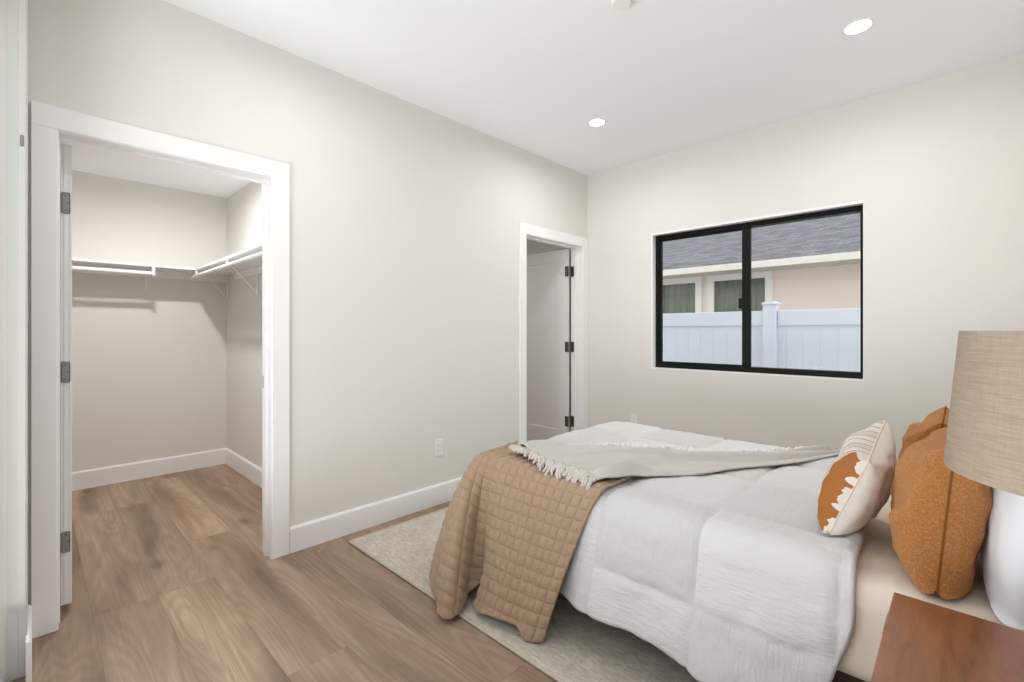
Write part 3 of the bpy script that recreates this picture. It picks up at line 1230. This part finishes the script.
n, m_ = 90, 120
P = np.zeros((n, m_, 3))
UV = np.zeros((n, m_, 2))
for i in range(n):
    for j in range(m_):
        s, t = i / (n - 1), j / (m_ - 1)
        P[i, j] = throw_pos(s, t)
        UV[i, j] = (s * .8, t * 1.5)
thr = grid_mesh('throw_blanket', P, M['throw'], None, UV, thick=.007)
tag(thr, 'oatmeal gauze throw with knotted fringe laid across the foot of the bed', 'throw blanket')
fr = MB()
for k in range(92):
    s = (k + .5) / 92
    p = throw_pos(s, .012)
    d = (throw_pos(s, 0.0) - throw_pos(s, .05))
    d.z = 0
    d.normalize()
    d = Matrix.Rotation(rng.uniform(-.7, .7), 3, 'Z') @ d
    ln = rng.uniform(.035, .065)
    pts = []
    for q in range(6):
        f = q / 5
        c = p + d * (ln * f) + Vector((rng.uniform(-.006, .006), rng.uniform(-.006, .006), 0))
        c.z = surf(c.x, c.y) + .012 + .016 * math.sin(PI * f) * rng.uniform(.3, 1)
        pts.append(c)
    fr.tube(pts, lambda f: .0048 + .004 * math.sin(f * PI), 6)
fo = fr.build('fringe', M['fringe'], thr, True)
fo['kind'] = 'stuff'
tf = MB()
for k in range(150):
    t = .36 + .6 * (k + rng.uniform(0, 1)) / 150
    p = throw_pos(.0, t) + Vector((rng.uniform(-.035, .02), rng.uniform(-.02, .035), 0))
    b = bmesh.new()
    r_ = rng.uniform(.009, .016)
    bmesh.ops.create_icosphere(b, subdivisions=2, radius=r_)
    for v in b.verts:
        v.co *= 1 + .5 * noise.noise(v.co * 110 + p * 9)
        v.co.z *= .8
        v.co += Vector((p.x, p.y, surf(p.x, p.y) + .014))
    tf.add(b)
to = tf.build('tufted_edge', M['tuft'], thr, True)
to['kind'] = 'stuff'
to['label'] = 'white tufted edge'


# ================================================================== PILLOWS
def pillow(name, nb, nt, ft, fb, thick, mat, label, cat, group=None, seam_mat=None, front_dir=(-1, 0, 0), pw=.42, crumple=.012, seed=0, pinch=.05, zmin=0.0, slump=None):
    """nb near-bottom, nt near-top, ft far-top, fb far-bottom corner of the seam"""
    nb, nt, ft, fb = map(Vector, (nb, nt, ft, fb))
    N = 46
    nrm = ((ft - nb).cross(nt - fb)).normalized()
    if nrm.dot(Vector(front_dir)) < 0:
        nrm = -nrm
    verts, uvs, faces = [], [], []
    c0 = (nb + nt + ft + fb) / 4

    def base(u, v):
        p = (nb * (1 - u) * (1 - v) + nt * (1 - u) * v + ft * u * v + fb * u * (1 - v))
        # edges bow inwards between the corners
        U, V = 2 * u - 1, 2 * v - 1
        bow = pinch * ((1 - V * V) * abs(U) ** 3 * (-1 if U > 0 else 1))
        bow2 = pinch * ((1 - U * U) * abs(V) ** 3 * (-1 if V > 0 else 1))
        p = p + (ft - nt).normalized() * bow + (nt - nb).normalized() * bow2
        return p
    for side in (1, -1):
        start = len(verts)
        for i in range(N + 1):
            for j in range(N + 1):
                # denser near the edge
                u = .5 - .5 * math.cos(PI * i / N)
                v = .5 - .5 * math.cos(PI * j / N)
                U, V = 2 * u - 1, 2 * v - 1
                th = thick * (max(0, 1 - U * U) * max(0, 1 - V * V)) ** pw
                p = base(u, v)
                rim = min(1, 14 * min(u, 1 - u, v, 1 - v))
                w = noise.fractal(Vector((u * 3.1 + seed, v * 3.1, side * 4 + seed)), 1, 2, 3)
                rad = noise.noise(Vector((math.atan2(V, U) * 3 + seed, side * 3, 0))) * (U * U + V * V) * .5
                off = th + rim * crumple * (w + rad)
                if slump:
                    off += slump(u, v, side)
                p = p + nrm * side * max(off, 0.0 if rim < .02 else .002)
                p = p + Vector((0, 0, crumple * .5 * noise.noise(Vector((u * 5, v * 5, seed + 7))) * rim))
                if p.z < zmin:
                    p += nrm * side * (zmin - p.z) * .5
                    p.z = zmin + .15 * (p.z - zmin)
                verts.append(p)
                uvs.append((u if side == 1 else u + 2, v))
        for i in range(N):
            for j in range(N):
                a = start + i * (N + 1) + j
                f = (a, a + N + 1, a + N + 2, a + 1)
                faces.append(f if side == 1 else f[::-1])
    me = bpy.data.meshes.new(name)
    me.from_pydata(verts, [], faces)
    ul = me.uv_layers.new(name='UVMap')
    for li, lp in enumerate(me.loops):
        ul.data[li].uv = uvs[lp.vertex_index]
    bm = bmesh.new()
    bm.from_mesh(me)
    bmesh.ops.remove_doubles(bm, verts=bm.verts, dist=.0004)
    bmesh.ops.recalc_face_normals(bm, faces=bm.faces)
    bm.to_mesh(me)
    bm.free()
    o = link(name, me, mat, None, True)
    tag(o, label, cat, group)
    if seam_mat:
        m = MB()
        loop = [base(0, k / 30) for k in range(31)] + [base(k / 30, 1) for k in range(1, 31)] + [base(1, 1 - k / 30) for k in range(1, 31)] + [base(1 - k / 30, 0) for k in range(1, 31)]
        m.tube([(p.x, p.y, max(p.z, zmin + .002)) for p in loop], .0028, 6)
        m.build('seam', seam_mat, o, True)
    return o


pillow('bed_pillow', (2.76, -2.285, .50), (2.855, -2.25, .99), (2.86, -1.66, 1.00), (2.80, -1.64, .545), .125, M['pillow_white'],
       'white bed pillow standing behind the near rust cushion, below the lampshade', 'pillow', seam_mat=M['pillow_white'], seed=3, crumple=.010, pw=.28, pinch=.0, zmin=.562)
pillow('throw_cushion', (2.555, -1.66, .55), (2.60, -1.66, .905), (2.60, -1.24, .91), (2.555, -1.26, .55), .10, M['boucle'],
       'rust boucle cushion farther back, mostly hidden behind the near rust one', 'cushion', 'rust boucle cushions', M['boucle_seam'], seed=11, crumple=.022, pw=.36, zmin=.562)
pillow('throw_cushion', (2.600, -2.245, .535), (2.635, -2.15, .91), (2.62, -1.72, .90), (2.58, -1.76, .535), .112, M['boucle'],
       'near rust boucle cushion leaning beside the lampshade', 'cushion', 'rust boucle cushions', M['boucle_seam'], seed=21, crumple=.020, pw=.30, pinch=.025, zmin=.562, slump=lambda u, v, sd_: -.035 * 16 * u * (1 - u) * v * (1 - v) if sd_ < 0 else 0)
pillow('lumbar_cushion', (2.352, -2.125, .585), (2.448, -2.075, .825), (2.445, -1.62, .885), (2.355, -1.64, .585), .084, M['stripe'],
       'cream striped cushion with a rust panel at the front of the pillows', 'cushion', None, M['sheet'], seed=5, crumple=.012, pw=.34, pinch=.02, zmin=.602)

# ================================================================== NIGHTSTAND + LAMP
NX0, NX1, NY0, NY1, NZ = 2.532, 2.975, -2.87, -2.385, .60
ns = empty('nightstand', ((NX0 + NX1) / 2, (NY0 + NY1) / 2, 0))
tag(ns, 'brown walnut nightstand at the lower right corner beside the bed', 'nightstand')
MB().box(NX0, NX1, NY0, NY1, NZ - .022, NZ, .0025, 2).build('top', M['walnut'], ns)
bdy = MB()
bdy.box(NX0 + .012, NX1, NY0, NY0 + .018, .14, NZ - .022).box(NX0 + .012, NX1, NY1 - .018, NY1, .14, NZ - .022)
bdy.box(NX0 + .012, NX1, NY0, NY1, .14, .158).box(NX1 - .012, NX1, NY0, NY1, .14, NZ - .022)
bdy.build('body', M['walnut'], ns)
for z0, z1 in ((.165, .365), (.375, .572)):
    d = MB().box(NX0 + .002, NX0 + .022, NY0 + .004, NY1 - .004, z0, z1, .002, 1).box(NX0 + .022, NX1 - .02, NY0 + .03, NY1 - .03, z0 + .02, z1 - .03)
    dr = d.build('drawer', M['walnut'], ns)
    yc = NY1 - .085
    hd = MB().box(NX0 - .008, NX0 - .004, yc - .05, yc + .05, z1 - .022, z1 - .010, .001, 1)
    hd.box(NX0 - .005, NX0 + .003, yc - .034, yc - .026, z1 - .021, z1 - .013).box(NX0 - .005, NX0 + .003, yc + .026, yc + .034, z1 - .021, z1 - .013)
    hd.build('handle', M['dark_hinge'], dr)
for x in (NX0 + .05, NX1 - .05):
    for y in (NY0 + .05, NY1 - .05):
        MB().cyl((x, y, 0), (x, y, .145), .012, .02, 14).build('leg', M['walnut'], ns, True)

LX, LY = 2.82, -2.71
lamp = empty('table_lamp', (LX, LY, NZ))
tag(lamp, 'table lamp with oatmeal linen drum shade on the nightstand', 'table lamp')
MB().lathe([(0, 0), (.055, 0), (.062, .008), (.072, .05), (.088, .12), (.090, .17), (.075, .225), (.045, .262), (.024, .28), (.018, .30), (0, .30)], (LX, LY, NZ)).build('base', M['ceramic'], lamp, True)['label'] = 'white ceramic base'
MB().cyl((LX, LY, NZ + .298), (LX, LY, NZ + .40), .007).cyl((LX, LY, NZ + .33), (LX, LY, NZ + .385), .015).build('socket', M['brass'], lamp, True)
MB().lathe([(0, .385), (.012, .385), (.016, .41), (.030, .45), (.031, .475), (.022, .50), (0, .508)], (LX, LY, NZ)).build('bulb', M['bulb'], lamp, True)
zb, zt_ = .99 - NZ, 1.213 - NZ
rb_, rt_ = .195, .176
sh = MB().lathe([(rb_, zb), (rt_, zt_), (rt_ - .0035, zt_), (rb_ - .0035, zb), (rb_, zb)], (LX, LY, NZ), 72).build('lamp_shade', M['linen'], lamp, True)
sp = MB()
for k in range(3):
    a = k * 2 * PI / 3 + .4
    sp.tube([(LX, LY, NZ + zt_ - .012), (LX + rt_ * .5 * math.cos(a), LY + rt_ * .5 * math.sin(a), NZ + zt_ - .012), (LX + (rt_ - .003) * math.cos(a), LY + (rt_ - .003) * math.sin(a), NZ + zt_ - .006)], .0022, 6)
sp.cyl((LX, LY, NZ + zt_ - .016), (LX, LY, NZ + zt_ - .008), .014)
sp.tube([(LX, LY, NZ + .40), (LX + .06, LY, NZ + .45), (LX + .055, LY, NZ + .54), (LX, LY, NZ + zt_ - .014)], .002, 6)
sp.build('harp', M['brass'], lamp, True)
MB().lathe([(0, .022), (.006, .018), (.008, .008), (.004, 0), (0, 0)], (LX, LY, NZ + zt_ - .008)).build('finial', M['brass'], lamp, True)
